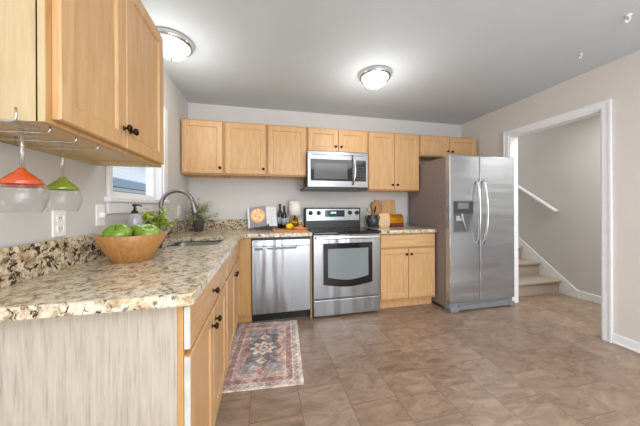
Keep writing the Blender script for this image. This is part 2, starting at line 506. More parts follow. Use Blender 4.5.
struct('baseboard_hall', MB().box(HX - 0.014, HX, YB, -0.80, 0, 0.095, 0.004), 'white')
# stair skirt board
sk = MB().prism([(-0.86, 0), (-0.82, 0.095), (-0.035, 0.72), (1.6, 2.03), (1.6, 1.6), (-0.55, 0)], 'x', HX - 0.016, HX)
struct('trim_2', sk, 'white')

# ---- window
w = MB()
e = 0.085
el = 0.04
w.box(0, 0.018, WY0 - el, WY0, WZ0 - 0.03, WZ1 + e, 0.004).box(0, 0.018, WY1, WY1 + e, WZ0 - 0.03, WZ1 + e, 0.004).box(0, 0.017, WY0, WY1, WZ1, WZ1 + e, 0.002)
w.box(-0.12, 0, WY0, WY0 + 0.014, WZ0, WZ1).box(-0.12, 0, WY1 - 0.014, WY1, WZ0, WZ1).box(-0.12, 0, WY0 + 0.014, WY1 - 0.014, WZ1 - 0.014, WZ1)
win = struct('window_1', w, 'white')
struct('window_sill', MB().box(-0.12, 0.03, WY0 - el - 0.012, WY1 + e + 0.015, WZ0 - 0.028, WZ0 + 0.004, 0.005).box(0, 0.014, WY0 - el, WY1 + e, 1.145, WZ0 - 0.028, 0.003), 'white', win)
s = MB(); f = 0.045
y0, y1 = WY0 + 0.014, WY1 - 0.014
zm = 1.62
for xa, xb, za, zb in ((-0.075, -0.045, WZ0 + 0.004, zm + 0.02), (-0.108, -0.078, zm - 0.02, WZ1 - 0.014)):
    s.box(xa, xb, y0 + 0.001, y0 + f, za + 0.001, zb).box(xa, xb, y1 - f, y1 - 0.001, za + 0.001, zb).box(xa + 0.001, xb - 0.001, y0 + f, y1 - f, za + 0.001, za + f - 0.008).box(xa + 0.001, xb - 0.001, y0 + f, y1 - f, zb - 0.035, zb)
struct('window_sash', s, 'white', win)
p = MB().box(-0.062, -0.058, y0 + f - 0.005, y1 - f + 0.005, WZ0 + 0.03, zm).box(-0.095, -0.091, y0 + f - 0.005, y1 - f + 0.005, zm, WZ1 - 0.03)
struct('window_pane', p, 'pane', win)

# ---- outdoors, seen through the window
struct('ground', MB().box(-14, -0.2, -4, 16, -0.7, -0.6), 'ground')
hs = thing('neighbor_house', 'white sided house across the yard, seen through the window over the sink', 'house', (-5.5, 8.5, -0.6))
hw = MB()
for k in range(28):
    z = 0.15 * k
    hw.add([(0, -6, z), (0, 7, z), (0.0, 7, z + 0.15), (0.0, -6, z + 0.15), (0.025, -6, z), (0.025, 7, z)], [[4, 5, 2, 3], [0, 1, 5, 4]])
hw.box(-3, -0.001, -6, 7, 0, 4.2)
hw.build('siding', 'siding', hs)
MB().box(0.0, 0.35, -6, 7, 2.70, 3.05, 0.02).box(0.06, 0.16, -6, 7, 2.45, 2.55, 0.01).build('porch_band', 'slate', hs)
MB().prism([(-1.5, 5.6), (0.5, 4.1), (0.5, 4.25), (-1.5, 5.75), (-3.5, 4.25), (-3.5, 4.1)], 'y', -6.3, 7.3).build('roof', 'slate', hs)

# ------------------------------------------------------------------ stairs and handrail in the hall
st = thing('staircase', 'carpeted beige staircase rising beyond the white doorway', 'stairs', (4.34, -0.63, 0))
for k in range(8):
    y = 0.255 * k; z = 0.186 * k
    MB().box(-0.436, 0.442, y, y + 0.30, 0 if k == 0 else z - 0.1, z + 0.15, 0.004).box(-0.436, 0.442, y - 0.03, y + 0.29, z + 0.146, z + 0.186, 0.016, None, 3).build('step', 'carpet', st)
hr = thing('handrail', 'white sloping handrail fixed to the stair hall wall', 'handrail', (HX, -0.63, 1.0))
MB().tube([(-0.06, 0.0, 0.105), (-0.06, 0.04, 0.134), (-0.06, 1.6, 1.27)], 0.026, 12).build('rail', 'white', hr)
for y in (0.28, 1.2):
    MB().tube([(0, y, 0.24 + 0.73 * (y - 0.28)), (-0.035, y, 0.24 + 0.73 * (y - 0.28)), (-0.058, y, 0.29 + 0.73 * (y - 0.28))], 0.008, 8).build('bracket', 'white', hr)

# ------------------------------------------------------------------ cabinets
def knob(parent, x, z, y, name='knob'):
    prof = [(0, 0), (0.009, 0), (0.009, 0.002), (0.005, 0.004), (0.005, 0.012), (0.012, 0.016), (0.0155, 0.021), (0.013, 0.027), (0.006, 0.03), (0, 0.0305)]
    return MB().lathe(prof, 16, T(x, y, z) @ RX(PI / 2)).build(name, 'knob', parent)

def wall_cabinet(label, loc, rz, w, h, doors, knobs, depth=0.305, endmat='wood', frmat='frame', group='kitchen wall cabinets'):
    """doors: list of (x0, x1); knobs: list of x or None for every door"""
    r = thing('wall_cabinet', label, 'cabinet', loc, rz, group)
    t = 0.016; d = depth
    b = MB()
    b.box(0, t, -d + 0.018, 0, 0, h).box(w - t, w, -d + 0.018, 0, 0, h).box(t, w - t, -d + 0.018, 0, h - t, h).box(t, w - t, -0.012, 0, 0, h - t)
    b.build('carcass', endmat, r)
    MB().box(t, w - t, -d + 0.018, -0.012, 0.022, 0.036).build('bottom_panel', 'cabin', r)
    f = MB()
    f.box(0, 0.036, -d, -d + 0.018, 0, h, 0.001).box(w - 0.036, w, -d, -d + 0.018, 0, h, 0.001).box(0.036, w - 0.036, -d, -d + 0.018, 0, 0.036).box(0.036, w - 0.036, -d, -d + 0.018, h - 0.036, h)
    if len(doors) > 1: f.box(w / 2 - 0.02, w / 2 + 0.02, -d, -d + 0.018, 0.036, h - 0.036)
    f.build('face_frame', frmat, r)
    for (x0, x1), kx in zip(doors, knobs):
        dr = MB().door(x0, x1, 0.014, h - 0.014, -d - 0.020).build('door', 'wood', r)
        if kx is not None: knob(dr, kx, 0.014 + (0.06 if h < 0.7 or rz == 0 else 0.075), -d - 0.020)
    return r

ZL, ZT, ZB = 1.538, 2.128, 1.386
xs = [0.012, 0.443, 0.902, 1.363]
labs = ['single door maple wall cabinet nearest the corner, above the leafy plant',
        'middle of the three equal single door maple wall cabinets over the dishwasher run',
        'single door maple wall cabinet without a knob, left of the microwave']
for i in range(3):
    w_ = xs[i + 1] - xs[i] - 0.001
    wall_cabinet(labs[i], (xs[i], -0.001, ZL), 0, w_, ZT - ZL, [(0.012, w_ - 0.014)], [w_ - 0.04 if i < 2 else None])
w_ = 2.127 - 1.364
wall_cabinet('short two door maple wall cabinet directly over the microwave', (1.364, -0.001, 1.833), 0, w_, ZT - 1.833, [(0.012, w_ / 2 - 0.003), (w_ / 2 + 0.003, w_ - 0.012)], [w_ / 2 - 0.035, w_ / 2 + 0.035])
w_ = 2.859 - 2.129
wall_cabinet('tall two door maple wall cabinet between microwave and fridge', (2.128, -0.001, ZB), 0, w_, ZT - ZB, [(0.012, w_ / 2 - 0.003), (w_ / 2 + 0.003, w_ - 0.012)], [w_ / 2 - 0.035, w_ / 2 + 0.035])
w_ = 3.765 - 2.861
wall_cabinet('short two door maple wall cabinet over the fridge', (2.860, -0.001, 1.846), 0, w_, ZT - 1.846, [(0.012, w_ / 2 - 0.003), (w_ / 2 + 0.003, w_ - 0.012)], [w_ / 2 - 0.035, w_ / 2 + 0.035])
# the big one on the left wall, end panel to the camera
big = wall_cabinet('large maple wall cabinet in the upper left foreground with a cream end panel', (0.001, -2.415, 1.403), PI / 2, 0.760, 0.727,
             [(0.020, 0.352), (0.358, 0.740)], [0.333, 0.383], 0.306, 'endu', 'frame')

MB().box(-0.0012, 0.0, -0.3055, -0.290, 0.0005, 0.7265).build('edge_strip', 'endu', big)
MB().box(-0.0008, 0.0, -0.2895, -0.286, 0.0005, 0.7265).build('dark_joint', 'knob', big)

def base_cabinet(label, loc, rz, w, doors, knobs, drawers, dknobs, endmat='wood', depth=0.609):
    r = thing('base_cabinet', label, 'cabinet', loc, rz, 'kitchen base cabinets')
    d = depth; t = 0.016; h = 0.874
    b = MB()
    for xa in (0, w - t):
        b.box(xa, xa + t, -d + 0.018, 0, 0.1, h).box(xa, xa + t, -d + 0.075, 0, 0, 0.1)
    b.box(t, w - t, -d + 0.018, 0, 0.1, 0.116).box(t, w - t, -0.01, 0, 0.116, h).box(t, w - t, -d + 0.018, -0.01, 0.69, 0.7)
    b.build('carcass', endmat, r)
    f = MB()
    f.box(0, 0.036, -d, -d + 0.018, 0.1, h, 0.001).box(w - 0.036, w, -d, -d + 0.018, 0.1, h, 0.001).box(0.036, w - 0.036, -d, -d + 0.018, 0.1, 0.14).box(0.036, w - 0.036, -d, -d + 0.018, h - 0.03, h).box(0.036, w - 0.036, -d, -d + 0.018, 0.685, 0.725)
    if len(doors) > 1: f.box(doors[0][1] - 0.02, doors[1][0] + 0.02, -d, -d + 0.018, 0.14, 0.685)
    f.build('face_frame', 'frame', r)
    MB().box(0.0, w, -d + 0.065, -d + 0.075, 0, 0.1).build('toe_kick', 'wood', r)
    for (x0, x1), kx in zip(doors, knobs):
        dr = MB().door(x0, x1, 0.128, 0.697, -d - 0.020).build('door', 'wood', r)
        if kx is not None: knob(dr, kx, 0.635, -d - 0.020)
    for (x0, x1), kx in zip(drawers, dknobs):
        dr = MB().box(x0, x1, -d - 0.020, -d - 0.001, 0.716, 0.860, 0.004).build('drawer_front', 'woodh', r)
        if kx is not None: knob(dr, kx, 0.79, -d - 0.020)
    return r

nb = base_cabinet('maple base cabinet in the left foreground with a pale bleached end panel', (0.001, -2.335, 0), PI / 2, 0.806,
             [(0.004, 0.382), (0.388, 0.785)], [0.345, 0.425], [(0.004, 0.785)], [0.37], 'endp')
# pale strips paint the light on drawer and door edges facing the camera
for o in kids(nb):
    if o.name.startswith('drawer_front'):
        MB().box(0.0025, 0.0045, -0.6285, -0.611, 0.720, 0.856).build('lit_edge', 'edgelit', o)
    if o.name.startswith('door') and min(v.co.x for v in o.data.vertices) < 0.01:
        MB().box(0.0025, 0.0045, -0.6285, -0.611, 0.132, 0.693).build('lit_edge', 'edgelit', o)
base_cabinet('maple sink base cabinet under the steel sink', (0.001, -1.528, 0), PI / 2, 0.915,
             [(0.034, 0.456), (0.462, 0.884)], [0.42, 0.498], [(0.034, 0.884)], [None])
fl = MB().box(0.612, 0.738, -0.611, -0.592, 0.1, 0.874).box(0.60, 0.738, -0.55, -0.54, 0, 0.1)
tag(fl.build('corner_filler', 'frame'), 'plain maple corner filler panel left of the dishwasher', 'filler panel')
tag(MB().box(1.341, 1.359, -0.612, -0.03, 0.0, 0.874, 0.001).build('end_panel', 'frame'), 'narrow maple panel between dishwasher and range', 'filler panel')
w_ = 2.857 - 2.131
base_cabinet('maple base cabinet with two doors between range and fridge', (2.131, -0.001, 0), 0, w_,
             [(0.012, w_ / 2 - 0.003), (w_ / 2 + 0.003, w_ - 0.012)], [w_ / 2 - 0.03, w_ / 2 + 0.03], [(0.012, w_ - 0.012)], [None], 'wood')

# ------------------------------------------------------------------ worktops
def slab(outer, hole, z0, z1):
    bm = bmesh.new()
    def loop(pts):
        vs = [bm.verts.new((x, y, z1)) for x, y in pts]
        return [bm.edges.new((vs[i], vs[(i + 1) % len(vs)])) for i in range(len(vs))]
    es = loop(outer)
    if hole: es += loop(hole)
    bmesh.ops.triangle_fill(bm, use_beauty=True, use_dissolve=False, edges=es)
    g = bmesh.ops.extrude_face_region(bm, geom=bm.faces[:])
    for v in g['geom']:
        if isinstance(v, bmesh.types.BMVert): v.co.z = z0
    bmesh.ops.recalc_face_normals(bm, faces=bm.faces[:])
    bm.verts.index_update()
    mb = MB().add([v.co.copy() for v in bm.verts], [[v.index for v in f.verts] for f in bm.faces])
    bm.free(); return mb
def rrect(x0, x1, y0, y1, r, n=6):
    pts = []
    for cx, cy, a0 in ((x1 - r, y0 + r, -PI / 2), (x1 - r, y1 - r, 0), (x0 + r, y1 - r, PI / 2), (x0 + r, y0 + r, PI)):
        for k in range(n + 1):
            a = a0 + PI / 2 * k / n; pts.append((cx + r * math.cos(a), cy + r * math.sin(a)))
    return pts
SX0, SX1, SY0, SY1 = 0.125, 0.540, -1.32, -0.78
CZ = 0.914
wt = thing('worktop', 'L-shaped speckled granite worktop around the sink', 'worktop', (0, 0, 0.8765))
outer = [(0.001, -2.385), (0.64, -2.385), (0.652, -2.373)] + [(0.652, -0.70), (0.668, -0.664), (0.704, -0.648), (1.359, -0.648), (1.359, -0.001), (0.001, -0.001)]
o = slab(outer, rrect(SX0, SX1, SY0, SY1, 0.06), 0.0, CZ - 0.8765).build('slab', 'granite', wt)
bv = o.modifiers.new('eased_edge', 'BEVEL'); bv.width = 0.004; bv.segments = 2; bv.limit_method = 'ANGLE'
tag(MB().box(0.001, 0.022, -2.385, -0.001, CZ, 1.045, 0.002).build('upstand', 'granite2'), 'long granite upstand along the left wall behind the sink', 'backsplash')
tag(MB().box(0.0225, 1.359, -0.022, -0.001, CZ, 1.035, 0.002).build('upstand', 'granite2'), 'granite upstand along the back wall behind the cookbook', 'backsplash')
wt2 = slab([(2.128, -0.648), (2.852, -0.648), (2.860, -0.640), (2.860, -0.001), (2.128, -0.001)], None, 0.8765, CZ).build('worktop', 'granite')
bv = wt2.modifiers.new('eased_edge', 'BEVEL'); bv.width = 0.004; bv.segments = 2; bv.limit_method = 'ANGLE'
tag(wt2, 'short speckled granite worktop between range and fridge', 'worktop')

# sink: bowl hung under the cut-out
sink = thing('sink', 'undermount stainless steel sink set into the granite', 'sink', ((SX0 + SX1) / 2, (SY0 + SY1) / 2, 0.70))
hx, hy = (SX1 - SX0) / 2, (SY1 - SY0) / 2
b = MB()
rings = [(0.02, 0.172), (0.006, 0.172), (0.004, 0.165), (-0.004, 0.03), (-0.02, 0.008), (-0.06, 0.0)]
vs = []; fs = []; n = 28
for ex, z in rings:
    for (x, y) in rrect(-hx - ex, hx + ex, -hy - ex, hy + ex, max(0.02, 0.06 + ex)): vs.append((x, y, z))
for i in range(len(rings) - 1):
    for k in range(n):
        k2 = (k + 1) % n; fs.append([i * n + k, i * n + k2, i * n + n + k2, i * n + n + k])
fs.append([(len(rings) - 1) * n + k for k in range(n)])
b.add(vs, fs, True); o = b.build('basin', 'nickel', sink)
so = o.modifiers.new('sheet', 'SOLIDIFY'); so.thickness = 0.0015; so.offset = -1
MB().lathe([(0, 0.002), (0.03, 0.002), (0.042, 0.004), (0.042, 0.0005), (0, 0.0005)], 24).build('drain', 'steelp', sink)

# faucet
fa = thing('faucet', 'brushed nickel gooseneck faucet arching over the sink', 'faucet', (0.068, -1.0, CZ))
MB().lathe([(0, 0), (0.029, 0), (0.029, 0.006), (0.022, 0.012), (0.020, 0.10), (0.0165, 0.115), (0, 0.115)], 24).build('base', 'nickel', fa)
pts = [(0, 0, 0.10), (0, 0, 0.2), (0, 0, 0.27)]
R_ = 0.117
for k in range(1, 17):
    a = PI - PI * k / 17 * 0.93; pts.append((R_ + R_ * math.cos(a), 0, 0.285 + R_ * math.sin(a)))
ex, ez = pts[-1][0], pts[-1][2]
MB().tube(pts, 0.0155, 16).build('neck', 'nickel', fa)
MB().tube([(ex - 0.003, 0, ez + 0.012), (ex + 0.006, 0, ez - 0.03), (ex + 0.022, 0, ez - 0.10), (ex + 0.026, 0, ez - 0.122)], [0.0165, 0.018, 0.022, 0.020], 16).build('spray_head', 'nickel', fa)
MB().tube([(0.0, -0.0, 0.055), (0.045, -0.006, 0.058)], [0.015, 0.013], 12).tube([(0.042, -0.006, 0.056), (0.072, -0.008, 0.068), (0.080, -0.01, 0.10), (0.070, -0.012, 0.150)], [0.012, 0.011, 0.008, 0.007], 12).build('handle', 'nickel', fa)

# ------------------------------------------------------------------ appliances
# fridge
fx0, fx1, fy = 2.864, 3.758, -0.848
fr = thing('refrigerator', 'stainless side by side refrigerator with dark grey side and door dispenser', 'refrigerator', ((fx0 + fx1) / 2, -0.45, 0))
hw_ = (fx1 - fx0) / 2; yy = fy + 0.45
MB().box(-hw_ + 0.004, hw_ - 0.004, yy + 0.075, 0.38, 0.03, 1.742, 0.006).build('cabinet', 'fside', fr)
sp = 3.266 - (fx0 + fx1) / 2
MB().box(-hw_, sp - 0.003, yy, yy + 0.068, 0.105, 1.757, 0.010, None, 3).build('freezer_door', 'steelf', fr)
MB().box(sp + 0.003, hw_, yy, yy + 0.068, 0.105, 1.757, 0.010, None, 3).build('fridge_door', 'steelf', fr)
MB().box(-hw_ + 0.01, hw_ - 0.01, yy + 0.02, yy + 0.09, 0.035, 0.098, 0.006).box(-hw_ + 0.0, -hw_ + 0.11, yy - 0.012, yy + 0.10, 0.0, 0.06, 0.012, None, 2).box(hw_ - 0.07, hw_, yy - 0.005, yy + 0.10, 0.0, 0.06, 0.012, None, 2).prism([(-hw_ + 0.08, 0.02), (-hw_ + 0.14, 0.072), (hw_ - 0.12, 0.085), (hw_ - 0.05, 0.02)], 'y', yy - 0.002, yy + 0.05).build('base_grille', 'grille', fr)
for xh in (-hw_ + 0.09, hw_ - 0.09): MB().box(xh - 0.07, xh + 0.07, yy + 0.02, yy + 0.12, 1.742, 1.765, 0.006).build('hinge_cover', 'lgrey', fr)
for sgn, cx, nm in ((-1, sp - 0.045, 'freezer_door'), (1, sp + 0.045, 'fridge_door')):
    pts = []
    for k in range(21):
        u = k / 20; bow = math.sin(PI * u)
        pts.append((cx - sgn * 0.004 + sgn * 0.012 * bow, yy - 0.012 - 0.045 * bow ** 0.6, 0.765 + 0.71 * u))
    MB().tube([(pts[0][0], yy + 0.004, 0.765)] + pts + [(pts[-1][0], yy + 0.004, 1.475)], 0.0125, 12).build('door_handle', 'steelp', fr)
# dispenser in the freezer door
dx0, dx1, dz0, dz1 = 2.904 - 3.31, 3.176 - 3.31, 0.884, 1.245
dp = MB().box(dx0, dx1, yy - 0.004, yy + 0.004, dz0, dz1, 0.003)
d_o = dp.build('dispenser_bezel', 'mgrey', fr)
MB().box(dx0 + 0.008, dx1 - 0.008, yy - 0.007, yy - 0.001, 1.10, dz1 - 0.008, 0.002).build('dispenser_panel', 'dgrey', d_o)
MB().box(dx0 + 0.06, dx1 - 0.07, yy - 0.0085, yy - 0.006, 1.155, 1.222, 0.001).build('dispenser_screen', 'mgrey', d_o)
# curved niche: dark hollow under the panel, sloped back
nv = MB()
nv.add([(dx0 + 0.012, yy - 0.0055, 1.10), (dx1 - 0.012, yy - 0.0055, 1.10), (dx1 - 0.03, yy - 0.0055, 1.06), (dx1 - 0.075, yy - 0.0055, 0.90), (dx0 + 0.012, yy - 0.0055, 0.90)], [[0, 1, 2, 3, 4]])
nv.add([(dx0 + 0.012, yy - 0.004, 1.10), (dx1 - 0.012, yy - 0.004, 1.10), (dx1 - 0.03, yy - 0.004, 1.06), (dx1 - 0.075, yy - 0.004, 0.90), (dx0 + 0.012, yy - 0.004, 0.90)], [[4, 3, 2, 1, 0]])
nv.build('dispenser_niche', 'ngrey', d_o)
MB().tube([(dx0 + 0.105, yy - 0.012, 1.10), (dx0 + 0.115, yy - 0.018, 1.03), (dx0 + 0.165, yy - 0.016, 0.915)], [0.012, 0.010, 0.006], 10).box(dx0 + 0.03, dx0 + 0.105, yy - 0.02, yy - 0.004, 1.02, 1.045, 0.006).box(dx0 + 0.03, dx0 + 0.085, yy - 0.022, yy - 0.004, 1.04, 1.075, 0.008).build('dispenser_lever', 'lgrey', d_o)

# microwave
mx0, mx1 = 1.354, 2.096
mw = thing('microwave', 'stainless over-the-range microwave with a dark window and curved handle', 'microwave', ((mx0 + mx1) / 2, -0.2, 1.392))
hw_ = (mx1 - mx0) / 2; yf = -0.2
MB().box(-hw_ + 0.016, hw_ - 0.003, yf + 0.03, 0.195, 0.0, 0.438, 0.002).build('case', 'black', mw)
MB().box(-hw_, hw_, yf, yf + 0.032, 0.022, 0.438, 0.004).build('front', 'steel', mw)
MB().box(-hw_ - 0.03, hw_, yf + 0.004, 0.19, -0.006, 0.02, 0.003).build('vent_visor', 'black', mw)
MB().box(-hw_ + 0.06, hw_ - 0.06, yf - 0.002, yf + 0.01, 0.395, 0.400).build('vent_slot', 'dgrey', mw)
dw_ = MB().box(-hw_ + 0.035, hw_ - 0.20, yf - 0.006, yf + 0.005, 0.095, 0.345, 0.004).build('door_window', 'blackg', mw)
MB().box(-hw_ + 0.075, hw_ - 0.265, yf - 0.0075, yf - 0.005, 0.118, 0.300, 0.001).build('window_mesh', 'mwglass', dw_)
cp = MB().box(hw_ - 0.172, hw_ - 0.028, yf - 0.006, yf + 0.005, 0.095, 0.345, 0.004).build('control_panel', 'blackg', mw)
MB().box(hw_ - 0.135, hw_ - 0.065, yf - 0.0075, yf - 0.005, 0.300, 0.325, 0.001).build('display', 'dgrey', cp)
kp = MB()
for i in range(3):
    for j in range(5):
        kp.box(hw_ - 0.15 + i * 0.036, hw_ - 0.125 + i * 0.036, yf - 0.0072, yf - 0.005, 0.115 + j * 0.034, 0.134 + j * 0.034, 0.001)
kp.build('keypad', 'dgrey', cp)
pts = [(hw_ - 0.197 + 0.018 * math.sin(PI * k / 14), yf - 0.006 - 0.042 * math.sin(PI * k / 14) ** 0.6, 0.055 + 0.345 * k / 14) for k in range(15)]
MB().tube(pts, 0.011, 10).build('handle', 'steelp', mw)

# range
rx0, rx1 = 1.364, 2.124
rg = thing('range', 'stainless electric range with black glass cooktop and oven window', 'stove', ((rx0 + rx1) / 2, -0.34, 0))
hw_ = (rx1 - rx0) / 2; yf = -0.66 + 0.34
MB().box(-hw_, hw_, yf + 0.03, 0.30, 0.03, 0.895, 0.003).build('body', 'mgrey', rg)
for x in (-hw_ + 0.06, hw_ - 0.06):
    for y in (yf + 0.08, 0.24): MB().lathe([(0, 0), (0.018, 0), (0.018, 0.03), (0, 0.03)], 12, T(x, y, 0)).build('foot', 'black', rg)
ck = MB().box(-hw_ - 0.002, hw_ + 0.002, yf - 0.022, 0.255, 0.893, 0.918, 0.006, None, 2).build('cooktop', 'blackg', rg)
for x, y, r in ((-0.19, -0.15, 0.105), (0.19, -0.15, 0.085), (-0.19, 0.11, 0.08), (0.19, 0.11, 0.105)):
    MB().lathe([(r - 0.003, 0.9182), (r, 0.9186), (r + 0.003, 0.9182)], 40, T(x, y, 0)).build('burner_ring', 'dgrey', ck)
bgd = MB().box(-hw_ + 0.005, hw_ - 0.005, 0.245, 0.325, 0.90, 1.172, 0.008, None, 2).build('backguard', 'black', rg)
MB().box(-hw_ + 0.022, hw_ - 0.022, 0.240, 0.25, 1.005, 1.160, 0.004).build('control_fascia', 'steel', bgd)
for x in (1.443, 1.548, 1.968, 2.066):
    MB().lathe([(0, 0.0), (0.028, 0), (0.028, 0.006), (0.024, 0.008), (0.022, 0.028), (0.018, 0.031), (0, 0.031)], 20, T(x - 1.744, 0.241, 1.106) @ RX(PI / 2)).box(x - 1.744 - 0.004, x - 1.744 + 0.004, 0.204, 0.215, 1.085, 1.127, 0.002).build('knob', 'black', bgd)
ds = MB().box(1.632 - 1.744, 1.895 - 1.744, 0.236, 0.242, 1.055, 1.140, 0.003).build('display', 'disp', bgd)
dg = MB()
for x in (-0.035, -0.018, 0.004, 0.021): dg.box(x, x + 0.011, 0.2352, 0.2365, 1.098, 1.118)
dg.build('clock_digits', 'digit', ds)
od = MB().box(-hw_ + 0.002, hw_ - 0.002, yf, yf + 0.034, 0.212, 0.886, 0.006, None, 2).build('oven_door', 'steelv', rg)
# window with a bowed lower edge
def bowed(x0, x1, z0, z1, sag, n=14):
    pts = [(x1, z1), (x0, z1)]
    for k in range(n + 1):
        u = k / n; pts.append((x0 + (x1 - x0) * u, z0 - sag * math.sin(PI * u)))
    return pts
wd = MB().prism(bowed(-0.272, 0.283, 0.360, 0.795, 0.035), 'y', yf - 0.004, yf + 0.003).build('oven_window', 'blackg', od)
MB().prism(bowed(-0.222, 0.235, 0.435, 0.735, 0.035), 'y', yf - 0.0055, yf - 0.003).build('window_glass', 'ovenglass', wd)
hb = MB().box(-hw_ + 0.02, hw_ - 0.02, yf - 0.045, yf - 0.022, 0.838, 0.872, 0.010, None, 3)
for x in (-hw_ + 0.05, hw_ - 0.05): hb.box(x - 0.015, x + 0.015, yf - 0.03, yf + 0.004, 0.842, 0.868, 0.003)
hb.build('handle', 'steelp', od)
MB().box(-hw_ + 0.002, hw_ - 0.002, yf, yf + 0.034, 0.028, 0.196, 0.006, None, 2).build('storage_drawer', 'steelv', rg)

# dishwasher
dx0, dx1 = 0.742, 1.338
dwr = thing('dishwasher', 'stainless dishwasher with a pocket handle beside the corner', 'dishwasher', ((dx0 + dx1) / 2, -0.33, 0))
hw_ = (dx1 - dx0) / 2; yf = -0.64 + 0.33
MB().box(-hw_ + 0.004, hw_ - 0.004, yf + 0.06, 0.30, 0.10, 0.868).box(-hw_ + 0.004, hw_ - 0.004, yf + 0.09, 0.30, 0.0, 0.10).build('tub', 'black', dwr)
ddo = MB().box(-hw_ + 0.003, hw_ - 0.003, yf, yf + 0.055, 0.105, 0.785, 0.005, None, 2).box(-hw_ + 0.003, hw_ - 0.003, yf + 0.002, yf + 0.055, 0.785, 0.85, 0.004, None, 2).build('door', 'steelv', dwr)
MB().prism([(-0.155, 0.772), (-0.135, 0.752), (0.145, 0.752), (0.165, 0.790), (0.15, 0.790), (0.145, 0.775)], 'y', yf - 0.006, yf + 0.002).build('pocket_handle', 'mgrey', ddo)
MB().box(-0.272, -0.19, yf - 0.002, yf + 0.003, 0.748, 0.772, 0.001).build('badge', 'mgrey', ddo)
MB().box(-0.272, -0.2, yf - 0.0005, yf + 0.003, 0.832, 0.838).build('control_strip', 'mgrey', ddo)

# ------------------------------------------------------------------ ceiling lamps and hooks
def ceiling_lamp(label, x, y, power):
    r = thing('ceiling_lamp', label, 'ceiling lamp', (x, y, H), 0, 'flush ceiling lamps')
    MB().lathe([(0, 0), (0.153, 0), (0.156, -0.008), (0.148, -0.016), (0.151, -0.024), (0.143, -0.034), (0.137, -0.040), (0.124, -0.040), (0.124, -0.02), (0, -0.02)], 48).build('rim', 'steelp', r)
    prof = [(0.112, -0.036)]
    for k in range(1, 11):
        a = PI / 2 * k / 10; prof.append((0.112 * math.cos(a) if k < 10 else 0, -0.036 - 0.085 * math.sin(a)))
    MB().lathe(prof, 40).build('glass_dome', 'dome', r)
    MB().lathe([(0, -0.119), (0.011, -0.121), (0.012, -0.128), (0.007, -0.134), (0.009, -0.142), (0, -0.148)], 16).build('finial', 'nickel', r)
    l = bpy.data.lights.new('lamp_light', 'POINT'); l.energy = power; l.color = (1.0, 0.95, 0.88); l.shadow_soft_size = 0.12
    lo = bpy.data.objects.new('lamp_light', l); COL.objects.link(lo); lo.parent = r; lo.location = (0, 0, -0.36)
    return r
ceiling_lamp('flush dome ceiling lamp in the open, over the middle of the floor', 1.885, -1.05, 3)
ceiling_lamp('flush dome ceiling lamp half hidden behind the large foreground cabinet', 0.195, -1.15, 2.4)
HK1, HK2 = (3.393, -1.706), (3.183, -2.081)
for lab, x, y, k in (('small white ceiling hook farther from the camera', HK1[0], HK1[1], 0.9), ('small white ceiling hook nearest the upper right corner', HK2[0], HK2[1], 1.3)):
    h = thing('ceiling_hook', lab, 'hook', (x, y, H), 0, 'white ceiling hooks')
    MB().lathe([(0, 0), (0.014 * k, 0), (0.012 * k, -0.006 * k), (0, -0.006 * k)], 14).build('plate', 'white', h)
    MB().tube([(0, 0, -0.004), (0.012 * k, 0, -0.016 * k), (0.004 * k, 0.004, -0.030 * k), (-0.010 * k, 0.006, -0.036 * k), (-0.016 * k, 0.004, -0.024 * k)], 0.004 * k, 8).build('hook', 'white', h)

# ------------------------------------------------------------------ outlets and switch on the left wall
def outlet(label, y, z):
    r = thing('wall_outlet', label, 'outlet', (0, y, z), PI / 2, 'wall outlets')
    MB().box(-0.037, 0.037, -0.007, 0.0, -0.058, 0.058, 0.003).build('plate', 'outlet', r)
    for zz in (-0.022, 0.022):
        s = MB().box(-0.017, 0.017, -0.009, -0.006, zz - 0.014, zz + 0.014, 0.004).build('socket', 'outlet', r)
        MB().box(-0.008, -0.005, -0.0095, -0.0085, zz - 0.004, zz + 0.006).box(0.005, 0.008, -0.0095, -0.0085, zz - 0.004, zz + 0.006).box(-0.002, 0.002, -0.0095, -0.0085, zz - 0.010, zz - 0.006).build('slots', 'slot', s)
    return r
outlet('white double outlet on the wall behind the wine glasses', -1.915, 1.112)
outlet('white outlet on the left wall behind the faucet', -0.36, 1.145)
sw = thing('wall_switch', 'white dimmer switch plate left of the window', 'switch', (0, -1.637, 1.138), PI / 2)
MB().box(-0.037, 0.037, -0.007, 0, -0.058, 0.058, 0.003).build('plate', 'outlet', sw)
MB().lathe([(0, 0), (0.017, 0), (0.017, 0.006), (0.014, 0.020), (0, 0.021)], 20, T(0, -0.006, 0.0) @ RX(PI / 2)).build('dial', 'outlet', sw)

# ------------------------------------------------------------------ stemware rack and glasses
rk = thing('stemware_rack', 'chrome wire stemware rack under the foreground cabinet', 'rack', (0.15, -2.3, 1.424))
for y in (-0.150, -0.050, 0.052, 0.160):
    MB().tube([(-0.12, y, 0.0), (-0.12, y, -0.025), (-0.11, y, -0.034), (0.115, y, -0.034), (0.122, y, -0.028), (0.122, y, 0.0)], 0.0026, 8).build('rail', 'steelp', rk)
MB().tube([(-0.112, -0.150, -0.031), (-0.112, 0.160, -0.031)], 0.0024, 8).build('cross_wire', 'steelp', rk)

